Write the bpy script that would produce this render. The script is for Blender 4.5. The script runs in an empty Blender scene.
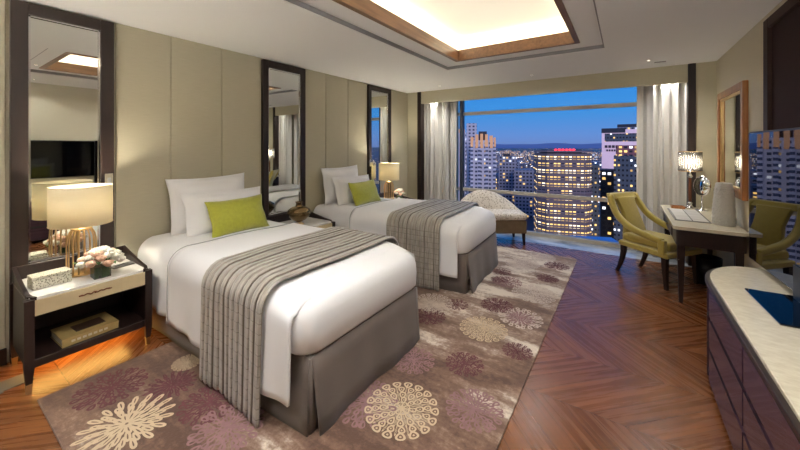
import bpy, bmesh, math, random
from math import sin, cos, pi, sqrt, radians as R
from mathutils import Vector, Matrix
random.seed(7)
S = bpy.context.scene
C = S.collection

# ------------------------------------------------------------------ materials
def lin(c):
    return tuple(((v/255)/12.92 if v/255 <= .04045 else ((v/255+.055)/1.055)**2.4) for v in c)
def rgba(c): return (*lin(c), 1)
MATS = {}
def mat(name, col, rough=.5, metal=0, noise=0, nscale=8, bump=0, bscale=60, emit=None, es=0, spec=.5,
        sheen=0, coat=0, stretch=(1,1,1), trans=0):
    if name in MATS: return MATS[name]
    m = bpy.data.materials.new(name); m.use_nodes = True
    nt = m.node_tree; b = nt.nodes['Principled BSDF']
    b.inputs['Base Color'].default_value = rgba(col)
    b.inputs['Roughness'].default_value = rough
    b.inputs['Metallic'].default_value = metal
    b.inputs['Specular IOR Level'].default_value = spec
    if sheen: b.inputs['Sheen Weight'].default_value = sheen
    if coat: b.inputs['Coat Weight'].default_value = coat; b.inputs['Coat Roughness'].default_value = .08
    if trans: b.inputs['Transmission Weight'].default_value = trans
    if emit is not None:
        b.inputs['Emission Color'].default_value = (*emit, 1); b.inputs['Emission Strength'].default_value = es
    if noise or bump:
        tc = nt.nodes.new('ShaderNodeTexCoord'); mp = nt.nodes.new('ShaderNodeMapping')
        mp.inputs['Scale'].default_value = stretch
        nt.links.new(tc.outputs['Object'], mp.inputs['Vector'])
    if noise:
        n = nt.nodes.new('ShaderNodeTexNoise'); n.inputs['Scale'].default_value = nscale
        n.inputs['Detail'].default_value = 5
        nt.links.new(mp.outputs['Vector'], n.inputs['Vector'])
        mx = nt.nodes.new('ShaderNodeMix'); mx.data_type = 'RGBA'
        l = lin(col)
        mx.inputs[6].default_value = (*[v*(1-noise) for v in l], 1)
        mx.inputs[7].default_value = (*[min(1, v*(1+noise)) for v in l], 1)
        nt.links.new(n.outputs['Fac'], mx.inputs[0]); nt.links.new(mx.outputs[2], b.inputs['Base Color'])
    if bump:
        n2 = nt.nodes.new('ShaderNodeTexNoise'); n2.inputs['Scale'].default_value = bscale
        n2.inputs['Detail'].default_value = 4
        nt.links.new(mp.outputs['Vector'], n2.inputs['Vector'])
        bp = nt.nodes.new('ShaderNodeBump'); bp.inputs['Strength'].default_value = bump
        bp.inputs['Distance'].default_value = .01
        nt.links.new(n2.outputs['Fac'], bp.inputs['Height']); nt.links.new(bp.outputs['Normal'], b.inputs['Normal'])
    MATS[name] = m
    return m

class NT:
    """small helper for writing node graphs"""
    def __init__(s, name):
        s.m = bpy.data.materials.new(name); s.m.use_nodes = True; s.t = s.m.node_tree
        s.b = s.t.nodes['Principled BSDF']; MATS[name] = s.m
    def n(s, typ, **k):
        x = s.t.nodes.new(typ)
        for a, v in k.items(): setattr(x, a, v)
        return x
    def l(s, a, b): s.t.links.new(a, b)
    def put(s, sock, v):
        if hasattr(v, 'is_output') or isinstance(v, bpy.types.NodeSocket): s.l(v, sock)
        else: sock.default_value = v
    def math(s, op, a, b=0.0, c=0.0):
        x = s.n('ShaderNodeMath', operation=op)
        s.put(x.inputs[0], a); s.put(x.inputs[1], b)
        if len(x.inputs) > 2: s.put(x.inputs[2], c)
        return x.outputs[0]
    def mix(s, f, a, b):
        x = s.n('ShaderNodeMix', data_type='RGBA')
        s.put(x.inputs[0], f); s.put(x.inputs[6], a); s.put(x.inputs[7], b)
        return x.outputs[2]
    def xyz(s, which='Object'):
        tc = s.n('ShaderNodeTexCoord'); sp = s.n('ShaderNodeSeparateXYZ'); s.l(tc.outputs[which], sp.inputs[0])
        return sp.outputs
    def comb(s, x, y, z=0.0):
        c = s.n('ShaderNodeCombineXYZ'); s.put(c.inputs[0], x); s.put(c.inputs[1], y); s.put(c.inputs[2], z)
        return c.outputs[0]
    def noise(s, vec, scale, detail=4, rough=.5):
        x = s.n('ShaderNodeTexNoise'); s.l(vec, x.inputs['Vector']); x.inputs['Scale'].default_value = scale
        x.inputs['Detail'].default_value = detail; x.inputs['Roughness'].default_value = rough
        return x.outputs['Fac']
    def white(s, vec):
        x = s.n('ShaderNodeTexWhiteNoise', noise_dimensions='3D'); s.l(vec, x.inputs['Vector'])
        return x.outputs['Value']
    def ramp(s, f, stops):
        x = s.n('ShaderNodeValToRGB'); s.l(f, x.inputs[0]); e = x.color_ramp.elements
        while len(e) < len(stops): e.new(.5)
        for i, (p, c) in enumerate(stops): e[i].position = p; e[i].color = c
        return x.outputs[0]
    def bump(s, h, strength=.3, dist=.01):
        x = s.n('ShaderNodeBump'); x.inputs['Strength'].default_value = strength; x.inputs['Distance'].default_value = dist
        s.l(h, x.inputs['Height']); s.l(x.outputs['Normal'], s.b.inputs['Normal'])

def floor_mat():
    k = NT('chevron oak'); o = k.xyz()
    W, P = .56, .17
    t = k.math('PINGPONG', k.math('ADD', o[1], 20.10), W)
    col = k.math('FLOOR', k.math('DIVIDE', k.math('ADD', o[1], 20.10), W))
    v = k.math('ADD', o[0], k.math('MULTIPLY', t, -1.0))
    pi_ = k.math('FLOOR', k.math('DIVIDE', v, P))
    fr = k.math('FRACT', k.math('DIVIDE', v, P))
    rnd = k.white(k.comb(pi_, col, 3.0))
    along = k.math('ADD', t, o[0])
    vec = k.comb(k.math('MULTIPLY', along, .55), k.math('MULTIPLY', v, 13.0), k.math('MULTIPLY', rnd, 37.0))
    g = k.noise(vec, 1.5, 7, .62)
    f = k.math('ADD', k.math('MULTIPLY', g, .9), k.math('MULTIPLY', rnd, .16))
    c = k.ramp(f, [(.28, rgba((88,50,26))), (.52, rgba((118,71,38))), (.72, rgba((142,88,48))), (.95, rgba((168,110,62)))])
    gap = k.math('MINIMUM', fr, k.math('SUBTRACT', 1.0, fr))
    edge = k.math('LESS_THAN', gap, .009)
    seam = k.math('LESS_THAN', k.math('MINIMUM', t, k.math('SUBTRACT', W, t)), .002)
    c = k.mix(k.math('MAXIMUM', edge, seam), c, rgba((58,33,21)))
    k.l(c, k.b.inputs['Base Color'])
    k.l(k.math('ADD', k.math('MULTIPLY', g, .15), .2), k.b.inputs['Roughness'])
    k.bump(k.math('SUBTRACT', g, k.math('MULTIPLY', edge, .6)), .12, .004)
    return k.m
def wall_mat(name, c1, c2):
    k = NT(name); o = k.xyz()
    a = k.noise(k.comb(k.math('MULTIPLY', o[0], 6.0), k.math('MULTIPLY', o[1], 6.0), k.math('MULTIPLY', o[2], 160.0)), 1.5, 4)
    b = k.noise(k.comb(o[0], o[1], o[2]), 240, 2)
    k.l(k.mix(k.math('ADD', k.math('MULTIPLY', a, .7), k.math('MULTIPLY', b, .3)), rgba(c1), rgba(c2)), k.b.inputs['Base Color'])
    k.b.inputs['Roughness'].default_value = .75
    k.bump(a, .12, .004)
    return k.m
def rug_mat():
    k = NT('rug wool'); o = k.xyz()
    v = k.comb(k.math('MULTIPLY', o[0], .8), k.math('MULTIPLY', o[1], 2.6))
    a = k.noise(v, 1.3, 8, .66)
    b = k.noise(k.comb(o[0], o[1], 4.0), 28, 4, .7)
    f = k.math('ADD', k.math('MULTIPLY', a, .8), k.math('MULTIPLY', b, .22))
    # the rug colour gets paler toward its far end (window side)
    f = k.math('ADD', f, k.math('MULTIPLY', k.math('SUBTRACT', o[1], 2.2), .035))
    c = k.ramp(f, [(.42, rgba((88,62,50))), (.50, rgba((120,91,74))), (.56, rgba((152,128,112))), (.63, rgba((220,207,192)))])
    k.l(c, k.b.inputs['Base Color']); k.b.inputs['Roughness'].default_value = .95
    k.b.inputs['Sheen Weight'].default_value = .3
    k.bump(b, .6, .006)
    return k.m
def satin_mat():
    k = NT('pleated satin'); o = k.xyz()
    a = k.noise(k.comb(k.math('MULTIPLY', o[0], 60.0), k.math('MULTIPLY', o[1], 5.0), k.math('MULTIPLY', o[2], 5.0)), 1.6, 4)
    c = k.ramp(a, [(.3, rgba((132,126,117))), (.7, rgba((184,177,167)))])
    # cross stitching along the pleats
    st = k.math('ADD', k.math('LESS_THAN', k.math('FRACT', k.math('MULTIPLY', o[1], 19.0)), .05),
                k.math('LESS_THAN', k.math('FRACT', k.math('MULTIPLY', o[2], 19.0)), .07))
    zl = k.math('MULTIPLY', k.math('LESS_THAN', k.math('FRACT', k.math('MULTIPLY', o[2], 17.0)), .10), k.math('LESS_THAN', o[2], .66))
    c = k.mix(k.math('MULTIPLY', zl, .55), c, rgba((96,86,76)))
    k.l(c, k.b.inputs['Base Color']); k.b.inputs['Roughness'].default_value = .38
    k.b.inputs['Sheen Weight'].default_value = .4
    k.bump(k.math('SUBTRACT', k.math('MULTIPLY', a, .3), k.math('MINIMUM', st, 1.0)), .5, .004)
    return k.m
def marble_mat(name, c1, c2, sc=3):
    k = NT(name); o = k.xyz()
    a = k.noise(k.comb(o[0], k.math('MULTIPLY', o[1], 2.2), o[2]), sc, 8, .65)
    k.l(k.ramp(a, [(.35, rgba(c1)), (.62, rgba(c2))]), k.b.inputs['Base Color'])
    k.b.inputs['Roughness'].default_value = .16
    return k.m
def pattern_mat(name, c1, c2, sc):
    k = NT(name); o = k.xyz()
    v = k.comb(o[0], o[1], o[2])
    x = k.n('ShaderNodeTexVoronoi'); k.l(v, x.inputs['Vector']); x.inputs['Scale'].default_value = sc
    n = k.noise(v, sc*1.3, 3)
    f = k.math('ADD', k.math('MULTIPLY', x.outputs['Distance'], .9), k.math('MULTIPLY', n, .6))
    k.l(k.ramp(f, [(.50, rgba(c1)), (.72, rgba(c2))]), k.b.inputs['Base Color'])
    k.b.inputs['Roughness'].default_value = .6
    k.bump(f, .4, .005)
    return k.m
def wood_mat(name, c1, c2, rough=.3, coat=.3, axis=2):
    k = NT(name); o = k.xyz()
    s = [14.0, 14.0, 14.0]; s[axis] = 1.2
    a = k.noise(k.comb(*[k.math('MULTIPLY', o[i], s[i]) for i in range(3)]), 2.2, 6, .6)
    k.l(k.ramp(a, [(.3, rgba(c1)), (.7, rgba(c2))]), k.b.inputs['Base Color'])
    k.b.inputs['Roughness'].default_value = rough
    k.b.inputs['Coat Weight'].default_value = coat
    return k.m
def city_mat(name, wall, cw, ch, lit, warm=(255,205,120), cool=(235,240,255), es=1.2, fx=(.2,.8), fz=(.3,.8),
             dark=(24,32,48), glow=.12, seed=1.0, rowlit=0.0):
    """facade with a grid of windows, a share of them lit"""
    k = NT(name); o = k.xyz()
    g = k.n('ShaderNodeNewGeometry'); sp = k.n('ShaderNodeSeparateXYZ')
    tc = k.n('ShaderNodeTexCoord'); k.l(tc.outputs['Normal'], sp.inputs[0])
    side = k.math('GREATER_THAN', k.math('ABSOLUTE', sp.outputs[0]), .6)
    u = k.math('ADD', k.math('MULTIPLY', o[1], side), k.math('MULTIPLY', o[0], k.math('SUBTRACT', 1.0, side)))
    uu = k.math('DIVIDE', k.math('ADD', u, 500.0), cw); zz = k.math('DIVIDE', k.math('ADD', o[2], 500.0), ch)
    fu, fzz = k.math('FRACT', uu), k.math('FRACT', zz)
    inw = k.math('MULTIPLY', k.math('MULTIPLY', k.math('GREATER_THAN', fu, fx[0]), k.math('LESS_THAN', fu, fx[1])),
                 k.math('MULTIPLY', k.math('GREATER_THAN', fzz, fz[0]), k.math('LESS_THAN', fzz, fz[1])))
    wallside = k.math('LESS_THAN', k.math('ABSOLUTE', sp.outputs[2]), .5)
    inw = k.math('MULTIPLY', inw, wallside)
    iu, iz = k.math('FLOOR', uu), k.math('FLOOR', zz)
    r = k.white(k.comb(iu, iz, k.math('ADD', side, seed)))
    rr = k.white(k.comb(5.0, iz, seed))
    on = k.math('LESS_THAN', r, k.math('ADD', lit, k.math('MULTIPLY', k.math('GREATER_THAN', rr, .5), rowlit)))
    r2 = k.white(k.comb(iz, iu, seed + 3.0))
    col = k.mix(k.math('GREATER_THAN', r2, .72), rgba(warm), rgba(cool))
    k.l(k.mix(inw, rgba(wall), rgba(dark)), k.b.inputs['Base Color'])
    k.b.inputs['Roughness'].default_value = .6
    k.l(col, k.b.inputs['Emission Color'])
    k.l(k.math('MULTIPLY', k.math('MULTIPLY', inw, on), k.math('MULTIPLY', k.math('ADD', .35, r2), es)), k.b.inputs['Emission Strength'])
    return k.m

M = dict(
    floor=floor_mat(),
    wall=wall_mat('wall fabric', (178,171,147), (203,197,173)),
    wallr=wall_mat('wall paper', (196,188,164), (210,202,180)),
    ceil=mat('ceiling paint', (238,238,238), .8, bump=.03, bscale=30),
    traywood=wood_mat('tray wood', (104,72,48), (140,100,66), .35, .2, axis=1),
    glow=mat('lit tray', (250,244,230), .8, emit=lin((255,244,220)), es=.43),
    dark=wood_mat('dark wood', (30,18,16), (44,27,23), .42, .05),
    darkframe=wood_mat('mahogany', (28,17,15), (42,27,23), .42, .04),
    mirror=mat('mirror glass', (235,238,235), .015, 1),
    marble=marble_mat('white marble', (222,220,214), (244,242,238), 4),
    bluemarble=marble_mat('grey marble', (128,136,146), (206,210,216), 2.2),
    rug=rug_mat(),
    cream=mat('cream wool', (212,190,160), .95, noise=.12, nscale=40, bump=.5, bscale=300),
    mauve=mat('mauve wool', (146,112,114), .95, noise=.4, nscale=25, bump=.5, bscale=300),
    pale=mat('pale wool', (206,190,180), .95, noise=.15, nscale=30, bump=.5, bscale=300),
    plum=mat('plum wool', (104,62,68), .95, noise=.4, nscale=25, bump=.5, bscale=300),
    sheet=mat('white cotton', (240,240,242), .8, noise=.02, bump=.12, bscale=9, sheen=.2),
    linen=mat('white pillow cotton', (244,243,242), .8, bump=.15, bscale=14, sheen=.2),
    skirt=mat('taupe skirt', (106,95,88), .75, noise=.16, nscale=5, bump=.2, bscale=260, sheen=.25),
    satin=satin_mat(),
    lime=mat('lime velvet', (164,166,44), .6, noise=.2, nscale=35, bump=.35, bscale=120, sheen=.5),
    leather=mat('cream leather', (206,188,150), .45, noise=.04, nscale=20, bump=.1, bscale=200),
    gold=mat('brushed gold', (226,192,138), .34, .9, noise=.12, nscale=30),
    bronze=mat('bronze glass', (112,92,62), .16, .75, noise=.3, nscale=30, bump=.15, bscale=40),
    chrome=mat('chrome', (225,225,228), .12, 1),
    black=mat('black plastic', (14,14,16), .35),
    olive=mat('olive velvet', (182,162,72), .55, noise=.14, nscale=30, bump=.2, bscale=180, sheen=.5),
    tv=mat('black glass', (4,5,8), .012, spec=.75, coat=0),
    stone=marble_mat('cream stone', (214,204,180), (228,220,198), 20),
    purplewood=wood_mat('figured wood', (50,36,44), (80,58,68), .24, .3, axis=1),
    goldwood=wood_mat('honey wood', (140,88,46), (186,126,72), .3, .3),
    curtain=mat('silver curtain', (230,227,220), .6, sheen=.3),
    metal=mat('window metal', (196,188,174), .45),
    chaise=pattern_mat('damask', (172,158,142), (228,220,210), 34),
    chaisebase=mat('brown velvet', (112,94,72), .6, noise=.25, nscale=14, bump=.3, bscale=60),
    mosaic=pattern_mat('shell mosaic', (100,96,78), (206,202,184), 90),
    ceramic=mat('white ceramic', (206,204,198), .6, noise=.05, bump=.9, bscale=60),
    leaf=mat('leaf', (64,104,34), .5, noise=.3, nscale=30),
    darkleaf=mat('dark leaf', (56,96,34), .5, noise=.3, nscale=40),
    petalw=mat('white petal', (232,228,214), .7),
    petalp=mat('blush petal', (226,186,160), .7),
    plate=mat('switch plate', (216,208,192), .4),
    book=mat('book cover', (176,150,96), .4, noise=.2, nscale=12),
    bookart=mat('book art', (66,44,34), .35, noise=.7, nscale=22),
    paper=mat('paper', (214,204,184), .8),
    grey=mat('grey leather', (108,108,106), .4),
    white=mat('white plastic', (235,235,235), .4),
    brass=mat('brass', (190,170,130), .3, 1),
    led=mat('led strip', (255,220,160), .5, emit=lin((255,190,100)), es=4),
    downlamp=mat('downlight lens', (255,250,240), .4, emit=lin((255,240,214)), es=6),
    shadowgap=mat('shadow gap', (150,150,152), .8),
)
def shade_mat():
    k = NT('lamp shade linen'); o = k.xyz()
    n = k.noise(k.comb(k.math('MULTIPLY', o[0], 1.0), k.math('MULTIPLY', o[1], 1.0), k.math('MULTIPLY', o[2], 40.0)), 8, 3)
    col = k.mix(n, rgba((244,234,206)), rgba((252,246,226)))
    d = k.n('ShaderNodeBsdfDiffuse'); t = k.n('ShaderNodeBsdfTranslucent'); mx = k.n('ShaderNodeMixShader')
    k.l(col, d.inputs[0]); k.l(col, t.inputs[0]); mx.inputs[0].default_value = .42
    k.l(d.outputs[0], mx.inputs[1]); k.l(t.outputs[0], mx.inputs[2])
    k.l(mx.outputs[0], k.t.nodes['Material Output'].inputs[0])
    return k.m
M['shade'] = shade_mat()
def pane_mat(name, refl=.06, tint=(1,1,1)):
    k = NT(name)
    t = k.n('ShaderNodeBsdfTransparent'); t.inputs[0].default_value = (*tint, 1)
    g = k.n('ShaderNodeBsdfGlossy'); g.inputs['Roughness'].default_value = .01
    f = k.n('ShaderNodeFresnel'); f.inputs[0].default_value = 1.12
    mx = k.n('ShaderNodeMixShader')
    k.l(f.outputs[0], mx.inputs[0]); k.l(t.outputs[0], mx.inputs[1]); k.l(g.outputs[0], mx.inputs[2])
    k.l(mx.outputs[0], k.t.nodes['Material Output'].inputs[0])
    return k.m
M['pane'] = pane_mat('window glass')
M['crystal'] = mat('crystal', (250,248,244), .12, trans=.75)

# ------------------------------------------------------------------ geometry helpers
def box(bm, x0, y0, z0, x1, y1, z1, bev=0, seg=2, mi=0):
    r = bmesh.ops.create_cube(bm, size=1)
    vs = r['verts']
    for v in vs:
        v.co = Vector(((x0+x1)/2+v.co.x*(x1-x0), (y0+y1)/2+v.co.y*(y1-y0), (z0+z1)/2+v.co.z*(z1-z0)))
    fs = list({f for v in vs for f in v.link_faces})
    for f in fs: f.material_index = mi
    if bev:
        es = list({e for v in vs for e in v.link_edges})
        rr = bmesh.ops.bevel(bm, geom=es, offset=bev, segments=seg, profile=.5, affect='EDGES', clamp_overlap=True)
        for f in rr['faces']: f.material_index = mi
    return vs
def lathe(bm, prof, cx=0, cy=0, n=28, mi=0, sx=1, sy=1):
    rings = []
    for r, z in prof:
        if r < 1e-5: rings.append([bm.verts.new((cx, cy, z))])
        else: rings.append([bm.verts.new((cx+sx*r*cos(2*pi*i/n), cy+sy*r*sin(2*pi*i/n), z)) for i in range(n)])
    for a, b in zip(rings, rings[1:]):
        for i in range(n):
            j = (i+1) % n
            if len(a) == 1 and len(b) == 1: break
            if len(a) == 1: f = bm.faces.new((a[0], b[j], b[i]))
            elif len(b) == 1: f = bm.faces.new((a[i], a[j], b[0]))
            else: f = bm.faces.new((a[i], a[j], b[j], b[i]))
            f.material_index = mi; f.smooth = True
def tube(bm, pts, r, n=8, mi=0, closed=False):
    pts = [Vector(p) for p in pts]; N = len(pts)
    rs = r if isinstance(r, (list, tuple)) else [r]*N
    rings = []; prev = None
    for i, p in enumerate(pts):
        if closed: t = pts[(i+1) % N]-pts[i-1]
        else: t = pts[min(i+1, N-1)]-pts[max(i-1, 0)]
        t.normalize()
        if prev is None:
            a = Vector((0,0,1)) if abs(t.z) < .9 else Vector((1,0,0))
            u = t.cross(a).normalized()
        else: u = (prev-t*prev.dot(t)).normalized()
        prev = u; w = t.cross(u)
        rings.append([bm.verts.new(p+(u*cos(2*pi*k/n)+w*sin(2*pi*k/n))*rs[i]) for k in range(n)])
    pr = list(zip(rings, rings[1:]))
    if closed: pr.append((rings[-1], rings[0]))
    for a, b in pr:
        for k in range(n):
            f = bm.faces.new((a[k], a[(k+1) % n], b[(k+1) % n], b[k])); f.smooth = True; f.material_index = mi
    if not closed:
        bm.faces.new(list(reversed(rings[0]))).material_index = mi; bm.faces.new(rings[-1]).material_index = mi
def prism(bm, poly, z0, z1, mi=0, smooth=False):
    a = [bm.verts.new((x, y, z0)) for x, y in poly]; b = [bm.verts.new((x, y, z1)) for x, y in poly]
    fs = [bm.faces.new(list(reversed(a))), bm.faces.new(b)]
    n = len(poly)
    for i in range(n):
        f = bm.faces.new((a[i], a[(i+1) % n], b[(i+1) % n], b[i])); f.smooth = smooth; fs.append(f)
    for f in fs: f.material_index = mi
def loft(bm, rings, cap=True, mi=0, smooth=True):
    vs = [[bm.verts.new(p) for p in r] for r in rings]
    n = len(vs[0])
    for a, b in zip(vs, vs[1:]):
        for i in range(n):
            f = bm.faces.new((a[i], a[(i+1) % n], b[(i+1) % n], b[i])); f.smooth = smooth; f.material_index = mi
    if cap:
        bm.faces.new(list(reversed(vs[0]))).material_index = mi; bm.faces.new(vs[-1]).material_index = mi
def grid(bm, f, nu, nv, mi=0, flip=False):
    vs = [[bm.verts.new(f(i/nu, j/nv)) for j in range(nv+1)] for i in range(nu+1)]
    for i in range(nu):
        for j in range(nv):
            q = (vs[i][j], vs[i+1][j], vs[i+1][j+1], vs[i][j+1])
            fc = bm.faces.new(q[::-1] if flip else q); fc.smooth = True; fc.material_index = mi
    return vs
def sqring(cx, cy, z, hx, hy=None):
    hy = hy or hx
    return [(cx-hx, cy-hy, z), (cx+hx, cy-hy, z), (cx+hx, cy+hy, z), (cx-hx, cy+hy, z)]
def sphere(bm, c, r, sub=2, sc=(1,1,1), mi=0):
    x = bmesh.ops.create_icosphere(bm, subdivisions=sub, radius=r)
    for v in x['verts']:
        v.co = Vector((c[0]+v.co.x*sc[0], c[1]+v.co.y*sc[1], c[2]+v.co.z*sc[2]))
        for f in v.link_faces: f.smooth = True; f.material_index = mi
def BM(): return bmesh.new()
def obj(name, bm, m, parent=None, loc=None, sol=0, sub=0, bev=0, off=0, smooth_angle=None):
    bmesh.ops.recalc_face_normals(bm, faces=bm.faces) if not sol else None
    me = bpy.data.meshes.new(name); bm.to_mesh(me); bm.free()
    for x in (m if isinstance(m, (list, tuple)) else [m]): me.materials.append(M[x] if isinstance(x, str) else x)
    o = bpy.data.objects.new(name, me); C.objects.link(o)
    if parent: o.parent = parent
    if loc: o.location = loc
    if bev:
        md = o.modifiers.new('bevel', 'BEVEL'); md.width = bev; md.segments = 2; md.limit_method = 'ANGLE'
    if sol:
        md = o.modifiers.new('solid', 'SOLIDIFY'); md.thickness = sol; md.offset = off
    if sub:
        md = o.modifiers.new('sub', 'SUBSURF'); md.levels = sub; md.render_levels = sub
    return o
def tag(o, label, cat, group=None):
    o['label'] = label; o['category'] = cat
    if group: o['group'] = group
    return o
def thing(name, label, cat, loc=(0,0,0), rz=0, group=None):
    o = bpy.data.objects.new(name, None); C.objects.link(o); o.empty_display_size = .1
    o.location = loc; o.rotation_euler = (0,0,rz)
    return tag(o, label, cat, group)
def struct(name, bm, m, **k):
    o = obj(name, bm, m, **k); o['kind'] = 'structure'; return o
def children(o): return [c for c in C.objects if c.parent is o]
def dup(root, loc, label, rz=None):
    r = root.copy(); C.objects.link(r); r.location = loc; r['label'] = label
    if rz is not None: r.rotation_euler = (0,0,rz)
    for ch in children(root):
        c = ch.copy(); C.objects.link(c); c.parent = r
        for g in children(ch):
            d = g.copy(); C.objects.link(d); d.parent = c
    return r
def light(name, typ, loc, energy, col=(1,1,1), rot=(0,0,0), **k):
    l = bpy.data.lights.new(name, typ); l.energy = energy; l.color = col
    for a, v in k.items(): setattr(l, a, v)
    o = bpy.data.objects.new(name, l); C.objects.link(o); o.location = loc; o.rotation_euler = rot
    return o

# ------------------------------------------------------------------ room shell
XL, XR, YB, YW, YG, H = -3.77, .985, -1.7, 5.88, 6.32, 2.70     # walls, window pier plane, glazing, ceiling
T0 = (-2.14, .9, -.19, 4.41)            # outer tray step (x0,y0,x1,y1)
T1 = (-1.84, 1.15, -.46, 4.11)          # timber lined recess

bm = BM(); box(bm, XL-.15, YB-.15, -.12, XR+.15, 5.80, 0); struct('floor', bm, 'floor')
bm = BM(); box(bm, XL, 5.80, -.12, XR, YG+.12, 0); struct('trim_1', bm, 'bluemarble')      # stone strip in the window bay
bm = BM(); box(bm, XL+.02, YB, 0, -3.34, .36, .006); box(bm, -3.5, .36, 0, -3.36, .5, .006); struct('trim_2', bm, mat('grey stone', (112,108,98), .4))
bm = BM()
box(bm, XL-.15, YB-.15, H, T0[0], YG+.2, H+.12); box(bm, T0[2], YB-.15, H, XR+.15, YG+.2, H+.12)
box(bm, T0[0], YB-.15, H, T0[2], T0[1], H+.12); box(bm, T0[0], T0[3], H, T0[2], YG+.2, H+.12)
z1 = H+.045
g_ = .04
box(bm, T0[0]-.03, T0[1]-.03, z1, T1[0]-g_, T0[3]+.03, z1+.05); box(bm, T1[2]+g_, T0[1]-.03, z1, T0[2]+.03, T0[3]+.03, z1+.05)
box(bm, T1[0]-g_, T0[1]-.03, z1, T1[2]+g_, T1[1]-g_, z1+.05); box(bm, T1[0]-g_, T1[3]+g_, z1, T1[2]+g_, T0[3]+.03, z1+.05)
struct('ceiling', bm, 'ceil')
bm = BM()   # thin shadow-gap bead round the step
for a in ((T0[0], T0[1], T0[0]+.012, T0[3]), (T0[2]-.012, T0[1], T0[2], T0[3]), (T0[0], T0[1], T0[2], T0[1]+.012), (T0[0], T0[3]-.012, T0[2], T0[3])):
    box(bm, a[0], a[1], H+.006, a[2], a[3], z1)
struct('trim_3', bm, 'shadowgap')
bm = BM(); t = .03; zb, zt = z1-.012, z1+.125
box(bm, T1[0]-.05, T1[1]-.05, zb, T1[0], T1[3]+.05, zt); box(bm, T1[2], T1[1]-.05, zb, T1[2]+.05, T1[3]+.05, zt)
box(bm, T1[0], T1[1]-.05, zb, T1[2], T1[1], zt); box(bm, T1[0], T1[3], zb, T1[2], T1[3]+.05, zt)
struct('trim_4', bm, 'traywood')
bm = BM()   # cove above the timber lining: set back walls and luminous ceiling
cx0, cy0, cx1, cy1, cz = T1[0]-.16, T1[1]-.16, T1[2]+.16, T1[3]+.16, 3.02
for a in ((cx0-.02, cy0-.02, cx0, cy1+.02), (cx1, cy0-.02, cx1+.02, cy1+.02), (cx0, cy0-.02, cx1, cy0), (cx0, cy1, cx1, cy1+.02)):
    box(bm, a[0], a[1], z1+.05, a[2], a[3], cz)
box(bm, cx0-.02, cy0-.02, cz, cx1+.02, cy1+.02, cz+.03)
struct('trim_5', bm, 'glow')

bm = BM()   # headboard wall: three upholstered bays with reveals, flat wall beyond
box(bm, XL-.15, YB, 0, XL-.012, YG+.1, H)
def panels(ys):
    for a, b in zip(ys, ys[1:]): box(bm, XL-.03, a+.004, .0, XL, b-.004, H, .004, 1)
panels([YB, -.6, .42]); panels([1.05, 1.49, 2.0, 2.49]); panels([3.17, 3.58, 4.07, 4.56]); panels([5.26, 5.45])
box(bm, XL-.03, 5.455, 0, XL-.008, YG, H)
struct('wall_left', bm, 'wall')
bm = BM(); box(bm, XR, YB, 0, XR+.15, YG+.1, H); struct('wall_right', bm, 'wallr')
bm = BM(); box(bm, XL-.15, YB-.15, 0, XR+.15, YB, H); struct('wall_back', bm, 'wall')
bm = BM()   # window wall: piers either side and bulkhead above the curtains
box(bm, XL, YW, 0, -3.5, YW+.1, H); box(bm, .76, YW, 0, XR, YW+.1, H)
box(bm, -3.5, YW, 2.46, .76, YW+.06, H); box(bm, -3.5, YW+.06, 2.62, .76, YG+.1, H)
box(bm, XL, YG-.06, 0, -2.86, YG+.1, H); box(bm, .2+.0, YG-.06, 0, XR, YG+.1, H)
struct('wall_window', bm, 'wall')
for nm, x0, x1 in (('trim_6', -3.52, -3.44), ('trim_7', .70, .78)):
    bm = BM(); box(bm, x0, YW-.025, 0, x1, YW+.12, H, .004, 1); struct(nm, bm, 'darkframe')
for nm, a in (('baseboard_left', (XL, YB, XL+.018, .42)), ('baseboard_right', (XR-.018, YB, XR, YW)), ('baseboard_back', (XL, YB, XR, YB+.018)), ('baseboard_window', (.78, YW-.018, XR, YW))):
    bm = BM(); box(bm, a[0], a[1], 0, a[2], a[3], .12, .003, 1); struct(nm, bm, 'darkframe')

# window
win = bpy.data.objects.new('window_1', None); C.objects.link(win); win['kind'] = 'structure'
bm = BM(); x0, x1 = -2.86, .2
box(bm, x0, YG-.05, 0, x1, YG+.05, .06); box(bm, x0, YG-.03, 2.215, x1, YG+.05, 2.275, .004, 1)
box(bm, x0, YG-.04, 2.56, x1, YG+.05, 2.62)
obj('window_frame', bm, 'metal', win)
bm = BM(); box(bm, x0, YG-.035, .70, x1, YG+.03, .765, .005, 1); obj('rail', bm, 'metal', win)
bm = BM(); box(bm, -2.775, YG-.05, .06, -2.705, YG+.05, 2.56, .004, 1); obj('mullion', bm, mat('dark mullion', (70,76,88), .4, .3), win)
for a in ((x0, -2.775), (-2.705, x1)):
    for z0, z1_ in ((.06, .70), (.765, 2.215), (2.275, 2.56)):
        bm = BM(); box(bm, a[0], YG, z0, a[1], YG+.012, z1_); obj('pane', bm, 'pane', win)

# ------------------------------------------------------------------ camera
cam = bpy.data.cameras.new('camera'); co = bpy.data.objects.new('camera', cam); C.objects.link(co)
cam.sensor_width = 36; cam.lens = 334/800*36; cam.shift_y = -79/800; cam.clip_start = .05; cam.clip_end = 30000
co.location = (0, 0, 1.6); co.rotation_euler = (pi/2, 0, math.atan2(225, 334)); S.camera = co

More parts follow.
